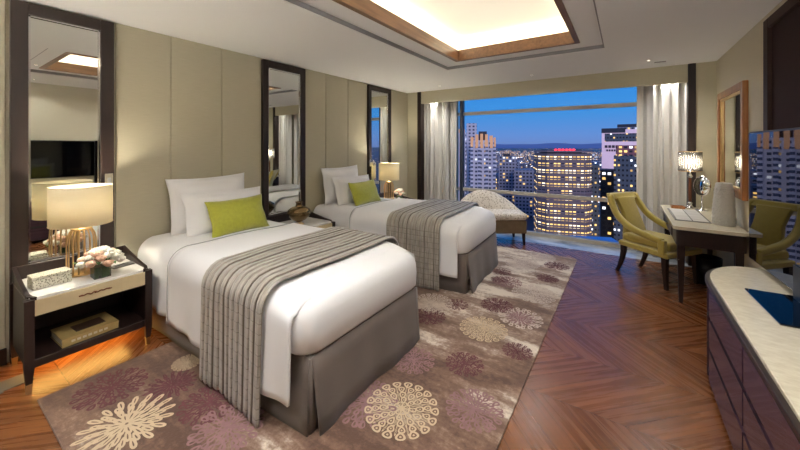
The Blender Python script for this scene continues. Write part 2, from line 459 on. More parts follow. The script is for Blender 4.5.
# ------------------------------------------------------------------ wall mirrors with dark frames
def wall_mirror(y0, y1, label, zt=2.685, w=.077):
    t = thing('wall_mirror', label, 'mirror', (XL, (y0+y1)/2, 0), 0, 'tall framed mirrors on the headboard wall')
    hw = (y1-y0)/2; bm = BM(); d0, d1 = -.025, .035; gb, gt = .72, zt-.09
    box(bm, d0, -hw, 0, d1, -hw+w, zt, .004, 1); box(bm, d0, hw-w, 0, d1, hw, zt, .004, 1)
    box(bm, d0, -hw+w, gt, d1, hw-w, zt, .004, 1); box(bm, d0, -hw+w, gb-.06, d1, hw-w, gb, .004, 1)
    obj('frame', bm, 'darkframe', t)
    bm = BM(); box(bm, -.02, -hw+w, 0, .008, hw-w, gb-.06); obj('lower_panel', bm, 'dark', t)
    bm = BM()
    for a in ((-hw+w, gb, -hw+w+.012, gt), (hw-w-.012, gb, hw-w, gt)): box(bm, .0, a[0], a[1], .02, a[2], a[3])
    box(bm, 0, -hw+w, gt-.012, .02, hw-w, gt); box(bm, 0, -hw+w, gb, .02, hw-w, gb+.012)
    obj('bevel_trim', bm, 'chrome', t)
    bm = BM(); box(bm, -.01, -hw+w, gb, .006, hw-w, gt); obj('glass', bm, 'mirror', t)
    return t
wall_mirror(.435, 1.035, 'tall dark-framed mirror behind the nightstand on the left with the big gold lamp', w=.09)
wall_mirror(2.50, 3.165, 'tall dark-framed mirror between the two beds, above the bronze vessel')
wall_mirror(4.57, 5.25, 'narrow tall dark-framed mirror beyond the far bed, nearest the window')

t = thing('light_switch', 'small pale double switch plate on the right stile of the left mirror frame', 'switch', (XL+.035, .998, 1.29))
bm = BM(); box(bm, 0, -.028, -.07, .008, .028, .07, .003); obj('plate', bm, 'plate', t)
bm = BM(); box(bm, .008, -.013, -.035, .013, .013, .035, .002); obj('rocker', bm, 'white', t)
t = thing('reading_lamp', 'small chrome reading spotlight on the far mirror frame beside the far table lamp', 'lamp', (XL+.034, 4.605, 1.3))
bm = BM(); box(bm, 0, -.025, -.06, .012, .025, .06, .003); obj('back_plate', bm, 'chrome', t)
bm = BM(); tube(bm, [(.012,0,.02),(.05,0,.03),(.075,0,.02)], .006); obj('arm', bm, 'chrome', t)
bm = BM(); tube(bm, [(.07,0,.05),(.08,0,.0),(.09,0,-.04)], [.016,.02,.022], 12); obj('head', bm, 'chrome', t)

# ------------------------------------------------------------------ beds
def rbox_ring(x0, x1, hy, r, z, n=6):
    pts = []
    for cx, cy, a0 in ((x1-r, hy-r, 0), (x0+r, hy-r, 90), (x0+r, -hy+r, 180), (x1-r, -hy+r, 270)):
        for i in range(n+1):
            a = R(a0+90*i/n); pts.append((cx+r*cos(a), cy+r*sin(a), z))
    return pts
BL0, BL1, BH = .06, 2.33, .575          # head end, foot end, half width
def turn(y): return R(2.4) if y > 3 else 0     # the far bed stands a touch askew
def make_bed(y, label):
    t = thing('twin_bed', label, 'bed', (XL, y, 0), turn(y), 'twin beds')
    bm = BM(); box(bm, BL0, -BH+.03, .10, BL1-.02, BH-.03, .42, .02); obj('bed_base', bm, 'skirt', t)
    bm = BM()   # box-pleated valance, split at the foot corners
    def side(p0, p1, flare, nrm, taper0, taper1):
        n = 40
        rows = []
        for k in range(5):
            f = k/4; z = .425-(.425-.012)*f; row = []
            for i in range(n+1):
                s = i/n; e = flare*f*(1+.25*sin(s*9+1.3)+.12*sin(s*23))
                x = p0[0]+(p1[0]-p0[0])*s; yy = p0[1]+(p1[1]-p0[1])*s
                # panel ends swing outwards toward the floor at the pleats
                tx = (p1[0]-p0[0]); ty = (p1[1]-p0[1]); L = sqrt(tx*tx+ty*ty)
                g = -taper0*f*(1-s)**6+taper1*f*s**6
                row.append(bm.verts.new((x+nrm[0]*e+tx/L*g, yy+nrm[1]*e+ty/L*g, z)))
            rows.append(row)
        for a, b in zip(rows, rows[1:]):
            for i in range(n):
                f = bm.faces.new((a[i], a[i+1], b[i+1], b[i])); f.smooth = True
    gp = .012
    side((BL0, -BH), (BL1-gp, -BH), .03, (0,-1), 0, .015)
    side((BL1, -BH+gp), (BL1, BH-gp), .045, (1,0), -.01, -.01)
    side((BL1-gp, BH), (BL0, BH), .03, (0,1), -.015, 0)
    obj('bed_skirt', bm, 'skirt', t, sol=.006)
    for s in (-1, 1):   # narrow inner pleat seen in the corner gap
        bm = BM(); loft(bm, [sqring(BL1-.02, s*(BH-.02), z, .02+.012*(.42-z)) for z in (.42, .2, .012)])
        obj('corner_pleat', bm, 'skirt', t)
    bm = BM()
    prof = [(.425, .05), (.43, .015), (.45, 0), (.55, -.004), (.63, .002), (.675, .018), (.707, .048), (.726, .095), (.737, .16), (.742, .27), (.744, .40)]
    loft(bm, [rbox_ring(BL0+i*.3, BL1+.01-i, BH+.045-i, max(.09, .12-i*.2), z) for z, i in prof])
    obj('mattress', bm, 'sheet', t)
    return t
def dz(x, yy):   # softness of the covers
    return .008*sin(x*5.1+yy*3)+.005*sin(yy*11+x*2)+.004*sin(x*17-yy*6)
def drape(x0, x1, off, drop, hw=.615, nx=60, zt=.724, fold=.012, ph=0, skew=0, end_taper=0, pleat=0, drops=None):
    """U-shaped cloth over the bed (bed space), returns f(u,v) for grid()"""
    rad = .14
    def f(u, v):
        x = x0+(x1-x0)*u
        top = zt+off+.022*(1-(2*v-1)**2)
        d = drop if drops is None else drops[0]+(drops[1]-drops[0])*u
        half = (hw-rad); arc = rad*pi/2; hang = top-rad-d; tot = half+arc+hang
        a = (2*v-1); s = abs(a)*tot; sg = 1 if a > 0 else -1
        if s < half: yy, z, k = s, top+off*0, 0
        elif s < half+arc:
            b = (s-half)/rad; yy, z, k = half+rad*sin(b), top-rad*(1-cos(b)), .3
        else:
            q = (s-half-arc)/max(hang, 1e-4); yy, z, k = half+rad+.012*q, top-rad-q*hang, .3+.7*q
        yy += off+k*fold*(sin(x*9+ph)+.6*sin(x*23+ph*2+.5))
        if k == 0: z += dz(x, a)*.7
        if end_taper and u > .78: z -= end_taper*((u-.78)/.22)**2*(1-k if k < .95 else 0)*(1.0 if s < half+arc*.6 else .4)
        p = 0
        if pleat:
            fr = (u*pleat) % 1
            p = .006*min(1, fr/.3)**.7+.008*fr if fr < .93 else .003
            if k == 0: z += p
            elif s < half+arc: z += p*cos(b); yy += p*sin(b)
            else: yy += p
        return (x+skew*a, sg*yy, z)
    return f
def make_duvet(y, label):
    t = thing('duvet', label, 'duvet', (XL, y, 0), turn(y), 'white duvets')
    bm = BM(); grid(bm, drape(.78, 2.255, .012, .20, hw=.63, ph=.4+y, drops=(.20,.185), end_taper=.075), 60, 60); obj('cover', bm, 'sheet', t, sol=.018, off=1)
    bm = BM(); grid(bm, drape(.06, .80, .002, .22, hw=.62, ph=1.1+y, fold=.016), 36, 60); obj('top_sheet', bm, 'sheet', t, sol=.006, off=1)
    bm = BM()
    f = drape(.775, .781, .033, .20, hw=.63, ph=.4+y)
    tube(bm, [f(0, i/80) for i in range(81)], .004, 6); obj('piping', bm, mat('grey piping', (176,176,178), .7), t)
    return t
def make_runner(y, label):
    t = obj('bed_runner', BM_runner(y), ['satin', mat('pleat shade satin', (108,97,86), .4, sheen=.3)], None, (XL, y, 0), sol=.006, off=1)
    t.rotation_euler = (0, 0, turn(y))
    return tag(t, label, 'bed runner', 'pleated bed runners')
def BM_runner(y):
    bm = BM(); f = drape(1.37, 2.06, .046, .03, hw=.637, fold=.008, ph=.4+y, pleat=12, skew=.0, drops=(.035, .02))
    nu = 240
    vs = grid(bm, f, nu, 64)
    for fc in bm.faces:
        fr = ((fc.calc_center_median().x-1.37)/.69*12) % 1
        if fr > .925: fc.material_index = 1  # pleat creases: shadow lines painted in as a darker satin
    return bm
YB1, YB2 = 1.825, 3.862
make_bed(YB1, 'nearer twin bed with taupe pleated skirt standing on the rug beside the left nightstand')
make_bed(YB2, 'farther twin bed with taupe pleated skirt, closer to the window')
make_duvet(YB1, 'white duvet spread over the nearer bed')
make_duvet(YB2, 'white duvet spread over the farther bed')
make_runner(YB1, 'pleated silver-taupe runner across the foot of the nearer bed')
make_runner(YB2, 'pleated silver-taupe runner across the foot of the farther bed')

def pillow_bm(w, h, t, flange=0, pinch=.06, n=26, sag=.0, seed=1):
    bm = BM(); rnd = random.Random(seed); p1, p2 = rnd.random()*6, rnd.random()*6
    def f(sgn):
        def g(a, b):
            u, v = 2*a-1, 2*b-1
            x = w/2*u*(1-pinch*(1-v*v)*abs(u)); yy = h/2*v*(1-pinch*(1-u*u)*abs(v))
            iu = min(1, abs(u)/(1-2*flange/w)); iv = min(1, abs(v)/(1-2*flange/h))
            th = t/2*((1-iu**3)*(1-iv**3))**.55
            th *= 1+.06*sin(3*u+p1)*cos(2.6*v+p2)
            yy -= sag*(1-u*u)*(b)
            zz = sgn*max(th, .003 if sgn > 0 else -.0) if th > 1e-4 else sgn*.003
            wob = .006*sin(7*u+p1)*(abs(v))+.006*sin(6*v+p2)*abs(u)
            return (x, yy, zz+wob)
        return g
    a = grid(bm, f(1), n, n); b = grid(bm, f(-1), n, n, flip=True)
    bmesh.ops.remove_doubles(bm, verts=bm.verts, dist=.0005)
    rim = [x for x in bm.edges if x.is_boundary]
    if rim: bmesh.ops.bridge_loops(bm, edges=rim)
    return bm
def pillow(name, bm, m, loc, tilt, label, cat, group, yaw=0, roll=0):
    o = obj(name, bm, m)
    s, c = sin(tilt), cos(tilt)
    mt = Matrix(((0,-s,c,0),(1,0,0,0),(0,c,s,0),(0,0,0,1)))
    o.matrix_world = Matrix.Translation(loc) @ Matrix.Rotation(yaw, 4, 'Z') @ mt @ Matrix.Rotation(roll, 4, 'Z')
    return tag(o, label, cat, group)
for y, nm, sd in ((1.83, 'nearer', 1), (3.80, 'farther', 5)):
    pillow('pillow', pillow_bm(.80, .58, .20, .05, .07, seed=sd), 'linen', (-3.61, y-.03, 1.0), .13,
           f'white flanged pillow upright against the wall at the back of the {nm} bed', 'pillow', 'white pillows', roll=.015)
    pillow('pillow', pillow_bm(.84, .47, .21, .035, .07, seed=sd+1), 'linen', (-3.43, y+.045, .92), .30,
           f'white pillow in the middle of the {nm} bed, behind the lime cushion', 'pillow', 'white pillows', roll=-.02)
    pillow('cushion', pillow_bm(.60, .36, .16, 0, .08, seed=sd+2), 'lime', (-3.23, y+.055, .905), .40,
           f'lime green velvet cushion at the front of the pillows on the {nm} bed', 'cushion', 'lime green cushions', roll=.015)

# ------------------------------------------------------------------ nightstands
def make_nightstand(y, label):
    t = thing('nightstand', label, 'nightstand', (XL+.04, y, 0), 0, 'dark nightstands with marble tops')
    D, W = .54, .335
    def front(xoff):  # plan with softly curved front corners
        return [(0, -W+.0), (D-.06, -W+.0), (D-.02, -W+.012), (D+xoff, -W+.04), (D+xoff, W-.04), (D-.02, W-.012), (D-.06, W), (0, W)]
    bm = BM(); box(bm, .0, -W+.015, .15, D-.01, W-.015, .20, .003, 1); box(bm, 0, -W+.015, .15, .015, W-.015, .60)
    box(bm, 0, -W, .15, D-.01, -W+.025, .605, .003, 1); box(bm, 0, W-.025, .15, D-.01, W, .605, .003, 1)
    box(bm, .0, -W+.02, .478, D-.02, W-.02, .488); box(bm, D-.03, -W+.02, .15, D-.005, W-.02, .203, .003, 1)
    obj('body', bm, 'dark', t)
    bm = BM(); box(bm, D-.03, -W+.028, .49, D+.006, W-.028, .592, .004); dr = obj('drawer', bm, 'leather', t)
    bm = BM(); pts = [(D+.014+.004*sin(i*.9), -.09+.18*i/24, .545+.006*sin(i*1.3)*(1-abs(i-12)/13)) for i in range(25)]
    tube(bm, pts, .0045, 6); sphere(bm, (D+.014, 0, .545), .009, 1); box(bm, D, -.08, .541, D+.014, -.07, .549); box(bm, D, .07, .541, D+.014, .08, .549)
    obj('handle', bm, mat('antique bronze', (128,84,58), .35, .7), dr)
    bm = BM(); prism(bm, front(0), .592, .612); obj('marble_top', bm, 'marble', t, bev=.003)
    bm = BM()   # gallery rail: high at the back, sloping down the sides
    ins = .022
    def rail(sgn):
        pr = []
        for i in range(15):
            f = i/14; x = f*(D-.06); z = .612+.085*(1-f)**1.3+.012
            pr.append((x, sgn*W, z, sgn*(W-ins)))
        pr += [(D-.03, sgn*(W-.005), .618, sgn*(W-.03)), (D, sgn*(W-.03), .614, sgn*(W-.045))]
        loft(bm, [[(x, a, .59), (x, b, .59), (x, b, z), (x, a, z)] for x, a, z, b in pr], smooth=False)
    rail(1); rail(-1); box(bm, 0, -W, .60, .022, W, .71, .006)
    obj('gallery_rail', bm, 'darkframe', t)
    for sx, sy in ((0,-1), (0,1), (1,-1), (1,1)):
        bm = BM(); x = .03 if not sx else D-.01; yy = sy*(W-.01)
        loft(bm, [sqring(x, yy, z, h) for z, h in ((.60, .024), (.16, .023), (.07, .016), (.055, .0145))], smooth=False)
        l = obj('leg', bm, 'dark', t)
        bm = BM(); loft(bm, [sqring(x, yy, z, h) for z, h in ((.06, .0165), (0, .012))], smooth=False); obj('leg_cap', bm, 'brass', l)
    return t
NS = [(.775, 'dark nightstand with cream drawer at the far left, carrying the big gold lamp and flowers'),
      (2.835, 'dark nightstand between the two beds, under the bronze vessel'),
      (4.95, 'dark nightstand beyond the far bed, under the far table lamp')]
ns0 = make_nightstand(*NS[0])
for y, lb in NS[1:]: dup(ns0, (XL+.04, y, 0), lb)
tag(obj('led_strip', (lambda b: (box(b, -.012, -.3, -.004, .012, .3, .004), b)[1])(BM()), 'led', None, (-3.5, .775, .144)),
    'warm light strip fixed under the left nightstand, glowing onto the floor', 'light strip')
light('nightstand_glow', 'AREA', (-3.5, .775, .135), 2.2, (1, .54, .13), shape='RECTANGLE', size=.25, size_y=.55)

# table lamps: cage of gold rods, drum shade
def make_lamp(y, label, x=-3.5, e_=21):
    t = thing('table_lamp', label, 'lamp', (x, y, .613), 0, 'gold cage table lamps')
    bm = BM(); lathe(bm, [(0,0), (.092,0), (.094,.006), (.09,.014), (0,.014)], n=36); obj('base', bm, 'gold', t)
    bm = BM(); lathe(bm, [(.05,.345), (.062,.34), (.06,.355), (.03,.362), (.012,.37), (.012,.47), (0,.47)], n=28); obj('neck', bm, 'gold', t)
    for k in range(16):
        a = 2*pi*k/16; bm = BM()
        pr = [(.084,.012), (.086,.1), (.086,.22), (.083,.27), (.074,.31), (.06,.338), (.05,.348)]
        tube(bm, [(r*cos(a), r*sin(a), z) for r, z in pr], .0048, 6); obj('rod', bm, 'gold', t)
    bm = BM(); lathe(bm, [(.183,.385), (.185,.53), (.183,.675)], n=56); obj('shade', bm, 'shade', t, sol=.003)
    for z in (.676, .385):
        bm = BM(); tube(bm, [(.184*cos(2*pi*i/56), .184*sin(2*pi*i/56), z) for i in range(56)], .003, 6, closed=True)
        obj('shade_rim', bm, mat('shade trim', (226,212,176), .7), t)
    bm = BM(); sphere(bm, (0,0,.52), .03, 2); obj('bulb', bm, mat('lamp bulb', (255,240,210), .4, emit=lin((255,226,180)), es=3), t)
    o = light('lamp_light', 'POINT', (x, y, .613+.56), e_, (1, .89, .70), shadow_soft_size=.045)
    return t
make_lamp(.77, 'large gold cage table lamp with cream drum shade on the left nightstand')
make_lamp(4.84, 'small-looking far gold cage table lamp with drum shade beside the window-side mirror', e_=26)

def flowers(name, label, loc, n, r, seed):
    rnd = random.Random(seed)
    t = thing(name, label, 'flowers', loc); t.scale = (1.1, 1.1, 1.15)
    bm = BM(); v = box(bm, -.045, -.045, 0, .045, .045, .075, .004); obj('vase', bm, mat('clear glass', (235,242,240), .05, trans=.95), t)
    bm = BM()
    for i in range(14):
        a = rnd.random()*6.3; x, y = .034*cos(a), .034*sin(a)
        box(bm, x-.008, y-.008, .004, x+.008, y+.008, .072)
    obj('leaf_lining', bm, 'darkleaf', t)
    for i in range(n):
        a = i*2.4; q = sqrt((i+.5)/n); x, y = r*q*cos(a), r*q*sin(a); z = .09+.075*(1-q*q)+.012*rnd.random()
        col = 'petalw' if rnd.random() < .6 else 'petalp'
        bm = BM(); s = r*(.27+.07*rnd.random())
        sphere(bm, (x,y,z), s*.72, 2)
        for ring, cnt in ((.75, 5), (1.0, 7)):
            for k in range(cnt):
                b = 2*pi*k/cnt+ring*3+i
                c0 = (x+s*ring*.62*cos(b), y+s*ring*.62*sin(b), z+s*(.25-.5*(ring-.75)))
                sphere(bm, c0, s*.5, 1, (.9,.9,.8))
        obj('rose', bm, col, t)
    for i in range(20):
        a = rnd.random()*6.3; q = r*(.35+.8*rnd.random()); z = .07+.07*rnd.random()
        bm = BM(); L = .03+.02*rnd.random(); c, s_ = cos(a), sin(a); x, y = q*c*.9, q*s_*.9
        def g(u, v):
            w = .014*sin(pi*u)**.8*(2*v-1)
            return (x+c*L*u-s_*w, y+s_*L*u+c*w, z+.02*sin(u*2.5)+abs(w)*.3)
        grid(bm, g, 6, 2); obj('leaf', bm, 'leaf', t, sol=.0012)
    return t
flowers('flower_arrangement', 'white and blush roses in a square glass vase in front of the left gold lamp', (-3.285, .83, .613), 26, .11, 3)
flowers('flower_arrangement', 'round bunch of white flowers in a low vase beside the far table lamp', (-3.42, 5.06, .613), 20, .085, 8)

t = thing('trinket_box', 'silver shell-mosaic box on the left nightstand, left of the flowers', 'box', (-3.41, .583, .613), R(4))
bm = BM(); box(bm, -.06, -.1, 0, .06, .1, .062, .004); obj('box_body', bm, 'mosaic', t)
bm = BM(); box(bm, -.061, -.101, .064, .061, .101, .086, .004); obj('lid', bm, 'mosaic', t)
t = thing('remote_control', 'flat dark grey remote lying on the right end of the left nightstand', 'remote', (-3.43, 1.005, .613), R(8))
bm = BM(); box(bm, -.035, -.075, 0, .035, .075, .014, .004); obj('case', bm, 'grey', t)
bm = BM(); [box(bm, -.022+.016*i, -.055+.02*j, .014, -.012+.016*i, -.043+.02*j, .0155) for i in range(3) for j in range(5)]
obj('buttons', bm, 'black', t)
t = thing('book', 'large tan art book lying on the open shelf of the left nightstand', 'book', (-3.36, .76, .201), R(3))
bm = BM(); box(bm, -.125, -.152, .006, .122, .152, .05); obj('pages', bm, 'paper', t)
bm = BM(); box(bm, -.13, -.157, 0, .13, .157, .006); box(bm, -.13, -.157, .05, .13, .157, .056); box(bm, .124, -.157, 0, .13, .157, .056, .002)
obj('cover', bm, 'book', t)
bm = BM(); box(bm, -.06, -.07, .056, .07, .10, .0572); obj('cover_picture', bm, 'bookart', t)
bm = BM(); [box(bm, .13, -.11+.03*i, .02, .1312, -.09+.03*i, .036) for i in range(7)]; obj('spine_lettering', bm, 'paper', t)

t = thing('bronze_vessel', 'squat round bronze vessel on the nightstand between the beds', 'vessel', (-3.40, 2.775, .613)); t.scale = (1.1, 1.1, 1.15)
bm = BM(); lathe(bm, [(0,0), (.05,0), (.055,.008), (.035,.025), (.03,.035)], n=32); obj('foot', bm, 'gold', t)
bm = BM(); lathe(bm, [(.03,.033), (.075,.055), (.115,.095), (.132,.135), (.12,.165), (.08,.19), (.045,.2)], n=40); obj('bowl', bm, 'bronze', t)
bm = BM(); lathe(bm, [(.046,.198), (.036,.21), (.034,.235), (.045,.25), (.041,.25), (.03,.235), (.03,.21)], n=28); obj('mouth', bm, 'bronze', t)

# ------------------------------------------------------------------ rug
def teardrop(cx, cy, ang, L, W, n=14, tip=1.0):
    pts = []
    for i in range(n):
        a = 2*pi*i/n; u = .5-.5*cos(a); w = W/2*sin(a)*(.55+.75*u*tip)
        pts.append((cx+cos(ang)*L*u-sin(ang)*w, cy+sin(ang)*L*u+cos(ang)*w))
    return pts
def flat(bm, poly, z, mi):
    f = bm.faces.new([bm.verts.new((x, y, z)) for x, y in poly]); f.material_index = mi
    if f.normal.z < 0: f.normal_flip()
def band(bm, outer, inner, z, mi):
    n = len(outer); a = [bm.verts.new((x, y, z)) for x, y in outer]; b = [bm.verts.new((x, y, z)) for x, y in inner]
    for i in range(n):
        f = bm.faces.new((a[i], a[(i+1) % n], b[(i+1) % n], b[i])); f.material_index = mi
def slit(bm, o, mx, my, a, sl, sw, z, mi):
    # petal with a carved slit along its length
    inner = []
    for x, y in o:
        dx, dy = x-mx, y-my; l = dx*cos(a)+dy*sin(a); w = -dx*sin(a)+dy*cos(a)
        inner.append((mx+cos(a)*l*sl-sin(a)*w*sw, my+sin(a)*l*sl+cos(a)*w*sw))
    band(bm, o, inner, z, mi)
def medallion(bm, cx, cy, r, style, mi, z=.0135, ph=0):
    z0 = z; q = 0
    if style == 'lace':
        for r0, L, W, n, th in ((.04,.2,.12,8,0), (.17,.24,.17,8,.5), (.34,.27,.20,12,0), (.24,.42,.05,12,.5), (.58,.22,.20,16,.5), (.55,.34,.045,16,0), (.76,.24,.27,17,.25)):
            for k in range(n):
                q += 1; z = z0+q*.000012
                a = 2*pi*(k+th)/n+ph; px, py = cx+r*r0*cos(a), cy+r*r0*sin(a)
                o = teardrop(px, py, a, L*r, W*r, 16); mx = cx+r*(r0+L*.56)*cos(a); my = cy+r*(r0+L*.56)*sin(a)
                band(bm, o, [(mx+(x-mx)*.55, my+(y-my)*.55) for x, y in o], z, mi)
                flat(bm, [(mx+(x-mx)*.24, my+(y-my)*.24) for x, y in o], z, mi)
        flat(bm, [(cx+.06*r*cos(i*.4), cy+.06*r*sin(i*.4)) for i in range(16)], z, mi)
    elif style == 'leafy':
        for r0, L, W, n, th in ((.03,.4,.17,12,0), (.26,.42,.17,15,.5), (.45,.36,.16,16,0), (.60,.42,.17,18,.5)):
            for k in range(n):
                q += 1; z = z0+q*.000012
                a = 2*pi*(k+th)/n+ph; slit(bm, teardrop(cx+r*r0*cos(a), cy+r*r0*sin(a), a, L*r, W*r, 12, .7), cx+r*(r0+L*.58)*cos(a), cy+r*(r0+L*.58)*sin(a), a, .5, .22, z, mi)
    else:   # dense petals
        for r0, L, W, n, th in ((.0,.22,.15,9,0), (.15,.25,.17,10,.5), (.32,.26,.19,13,0), (.52,.25,.2,16,.5), (.70,.29,.21,20,0)):
            for k in range(n):
                q += 1; z = z0+q*.000012
                a = 2*pi*(k+th)/n+ph; slit(bm, teardrop(cx+r*r0*cos(a), cy+r*r0*sin(a), a+.25*sin(k*2.1), L*r, W*r, 12), cx+r*(r0+L*.58)*cos(a), cy+r*(r0+L*.58)*sin(a), a, .5, .3, z, mi)
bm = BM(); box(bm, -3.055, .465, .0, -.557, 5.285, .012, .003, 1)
meds = [(-1.12,1.68,.225,'lace',1), (-2.36,.71,.23,'leafy',1), (-1.02,2.81,.205,'lace',1), (-.81,3.78,.23,'lace',3),
        (-.755,1.92,.175,'dense',2), (-1.33,1.60,.2,'dense',2), (-1.30,2.11,.16,'dense',2), (-.80,3.18,.2,'dense',3), (-.80,3.17,.13,'leafy',2),
        (-.97,2.28,.14,'dense',4), (-.69,2.65,.115,'dense',4), (-1.06,3.30,.16,'dense',4), (-1.40,3.09,.12,'dense',4),
        (-1.14,3.93,.17,'dense',2), (-1.24,3.95,.10,'dense',4), (-1.29,4.21,.12,'dense',4), (-.77,4.31,.13,'dense',4), (-.75,4.82,.16,'dense',4),
        (-1.52,2.74,.16,'dense',4), (-2.80,.76,.2,'dense',4), (-2.50,.99,.15,'leafy',4), (-2.13,1.06,.18,'dense',4),
        (-1.86,1.02,.2,'dense',2), (-2.66,1.16,.1,'lace',1), (-1.15,4.65,.22,'lace',3), (-1.62,3.0,.2,'lace',3), (-.95,5.08,.15,'lace',3), (-1.9,.64,.15,'dense',4)]
for i, (x, y, r, st, mi) in enumerate(meds):
    medallion(bm, x, y, r, st, mi, .0132+.0004*(i % 3)+(.0014 if mi == 1 else .0007 if st == 'lace' else 0), i*.37)
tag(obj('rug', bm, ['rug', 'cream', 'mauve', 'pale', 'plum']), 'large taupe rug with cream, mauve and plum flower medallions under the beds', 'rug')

# ------------------------------------------------------------------ chaise by the window
t = thing('lounge_chair', 'patterned cream lounge chair with curved back, between the far bed and the window', 'chair', (-1.87, 5.53, 0), math.atan2(.56, .83))
bm = BM(); box(bm, -.5, -.27, .19, .5, .3, .40, .02, 3); obj('seat_base', bm, 'chaisebase', t)
bm = BM(); box(bm, -.51, -.29, .40, .51, .3, .52, .05, 4); obj('seat_cushion', bm, 'chaise', t, sub=1)
bm = BM()
def bk(s):
    hz = .50+.36*max(0, sin(pi*min(1, (s*.98+.06)/1.02)))**.75*(1-.22*s) + (.05 if s < .3 else 0)*0
    return hz
rings = []
for i in range(29):
    s = i/28; x = -.52+1.05*s; zt = bk(s); yc = .21-.18*max(0, (s-.72)/.28)**2-.1*max(0, (.2-s)/.2)**2
    ring = []
    for k in range(12):
        a = 2*pi*k/12; hh = (zt-.36)/2; ring.append((x, yc+.075*cos(a)*(1-.25*sin(a))+.06*(sin(a)), .36+hh+hh*sin(a)))
    rings.append(ring)
loft(bm, rings); obj('backrest', bm, 'chaise', t)
for sx, sy in ((-1,-1), (1,-1), (-1,1), (1,1)):
    bm = BM(); x, y = sx*.455, (-.235 if sy < 0 else .265)
    loft(bm, [sqring(x+sx*.012*f, y, .195*(1-f), .024-.01*f) for f in (0, .5, 1)], smooth=False); obj('leg', bm, 'dark', t)

# ------------------------------------------------------------------ writing desk and chair
t = thing('writing_desk', 'dark wooden writing desk with pale leather top against the right wall', 'desk', (0, 0, 0))
X0, X1, Y0, Y1, ZT = .405, .962, 4.36, 5.85, .79
def round_rect(x0, y0, x1, y1, r, n=6):
    return [(cx+r*cos(R(a0+90*i/n)), cy+r*sin(R(a0+90*i/n))) for cx, cy, a0 in ((x1-r, y1-r, 0), (x0+r, y1-r, 90), (x0+r, y0+r, 180), (x1-r, y0+r, 270)) for i in range(n+1)]
bm = BM(); prism(bm, round_rect(X0, Y0, X1, Y1, .05), ZT-.035, ZT); obj('desktop', bm, 'stone', t, bev=.004)
bm = BM(); prism(bm, round_rect(X0+.03, Y0+.03, X1-.01, Y1-.02, .05), ZT-.20, ZT-.035); obj('apron', bm, 'dark', t)
bm = BM(); box(bm, X0+.022, 4.75, ZT-.18, X0+.032, 5.5, ZT-.055, .003); dr = obj('drawer', bm, 'dark', t)
bm = BM(); sphere(bm, (X0+.012, 5.12, ZT-.12), .012, 2); obj('knob', bm, 'brass', dr)
for x, y in ((X0+.07, Y0+.09), (X0+.07, Y1-.08), (X1-.06, Y0+.09), (X1-.06, Y1-.08)):
    bm = BM(); loft(bm, [sqring(x, y, z, h) for z, h in ((ZT-.05, .032), (.5, .03), (.06, .018), (0, .015))], smooth=False); l = obj('leg', bm, 'dark', t)
    bm = BM(); sphere(bm, (x-.02, y-.027, .44), .007, 1); obj('stud', bm, 'chrome', l)

t = thing('stationery_folder', 'open silver-white stationery folder lying on the desk in front of the lamp', 'folder', (.60, 5.10, ZT))
bm = BM(); box(bm, -.15, -.40, 0, .15, .40, .01, .003); obj('cover', bm, mat('folder cover', (176,174,170), .25, .4), t)
bm = BM(); box(bm, -.13, -.38, .01, -.006, .38, .014); box(bm, .006, -.38, .01, .13, .38, .014); obj('sheets', bm, 'marble', t)
t = thing('tissue_box', 'small flat brown wooden tray at the lamp foot on the desk', 'tray', (.57, 5.64, ZT))
bm = BM(); box(bm, -.07, -.06, 0, .07, .06, .012, .003); obj('tray_base', bm, 'goldwood', t)
bm = BM(); box(bm, -.07, -.06, .012, .07, -.05, .03); box(bm, -.07, .05, .012, .07, .06, .03); box(bm, -.07, -.05, .012, -.06, .05, .03); box(bm, .06, -.05, .012, .07, .05, .03)
obj('tray_rim', bm, 'goldwood', t)
t.name = 'desk_tray'
t = thing('desk_lamp', 'crystal-shaded table lamp with brown stem at the window end of the desk', 'lamp', (.70, 5.70, ZT))
bm = BM(); lathe(bm, [(0,0), (.055,0), (.055,.012), (.03,.03), (.02,.05), (.028,.07), (.014,.09)], n=28); obj('base', bm, 'chrome', t)
bm = BM(); lathe(bm, [(.016,.085), (.019,.2), (.016,.40)], n=20); obj('stem', bm, mat('amber stem', (110,62,40), .2, coat=.5), t)
bm = BM(); lathe(bm, [(.014,.395), (.03,.42), (.012,.445), (.008,.5), (0,.5)], n=20); obj('collar', bm, 'chrome', t)
bm = BM(); [tube(bm, [(.115*cos(2*pi*i/40), .115*sin(2*pi*i/40), z) for i in range(40)], .006, 6, closed=True) for z in (.485, .735)]
obj('shade_ring', bm, 'gold', t)
for k in range(28):
    a = 2*pi*k/28; bm = BM(); tube(bm, [(.113*cos(a), .113*sin(a), z) for z in (.487, .61, .733)], .0105, 6); obj('crystal_rod', bm, 'crystal', t)
bm = BM(); sphere(bm, (0,0,.61), .035, 2); obj('bulb', bm, MATS['lamp bulb'], t)
light('desk_lamp_light', 'POINT', (.70, 5.70, ZT+.61), 6, (1, .9, .74), shadow_soft_size=.05)

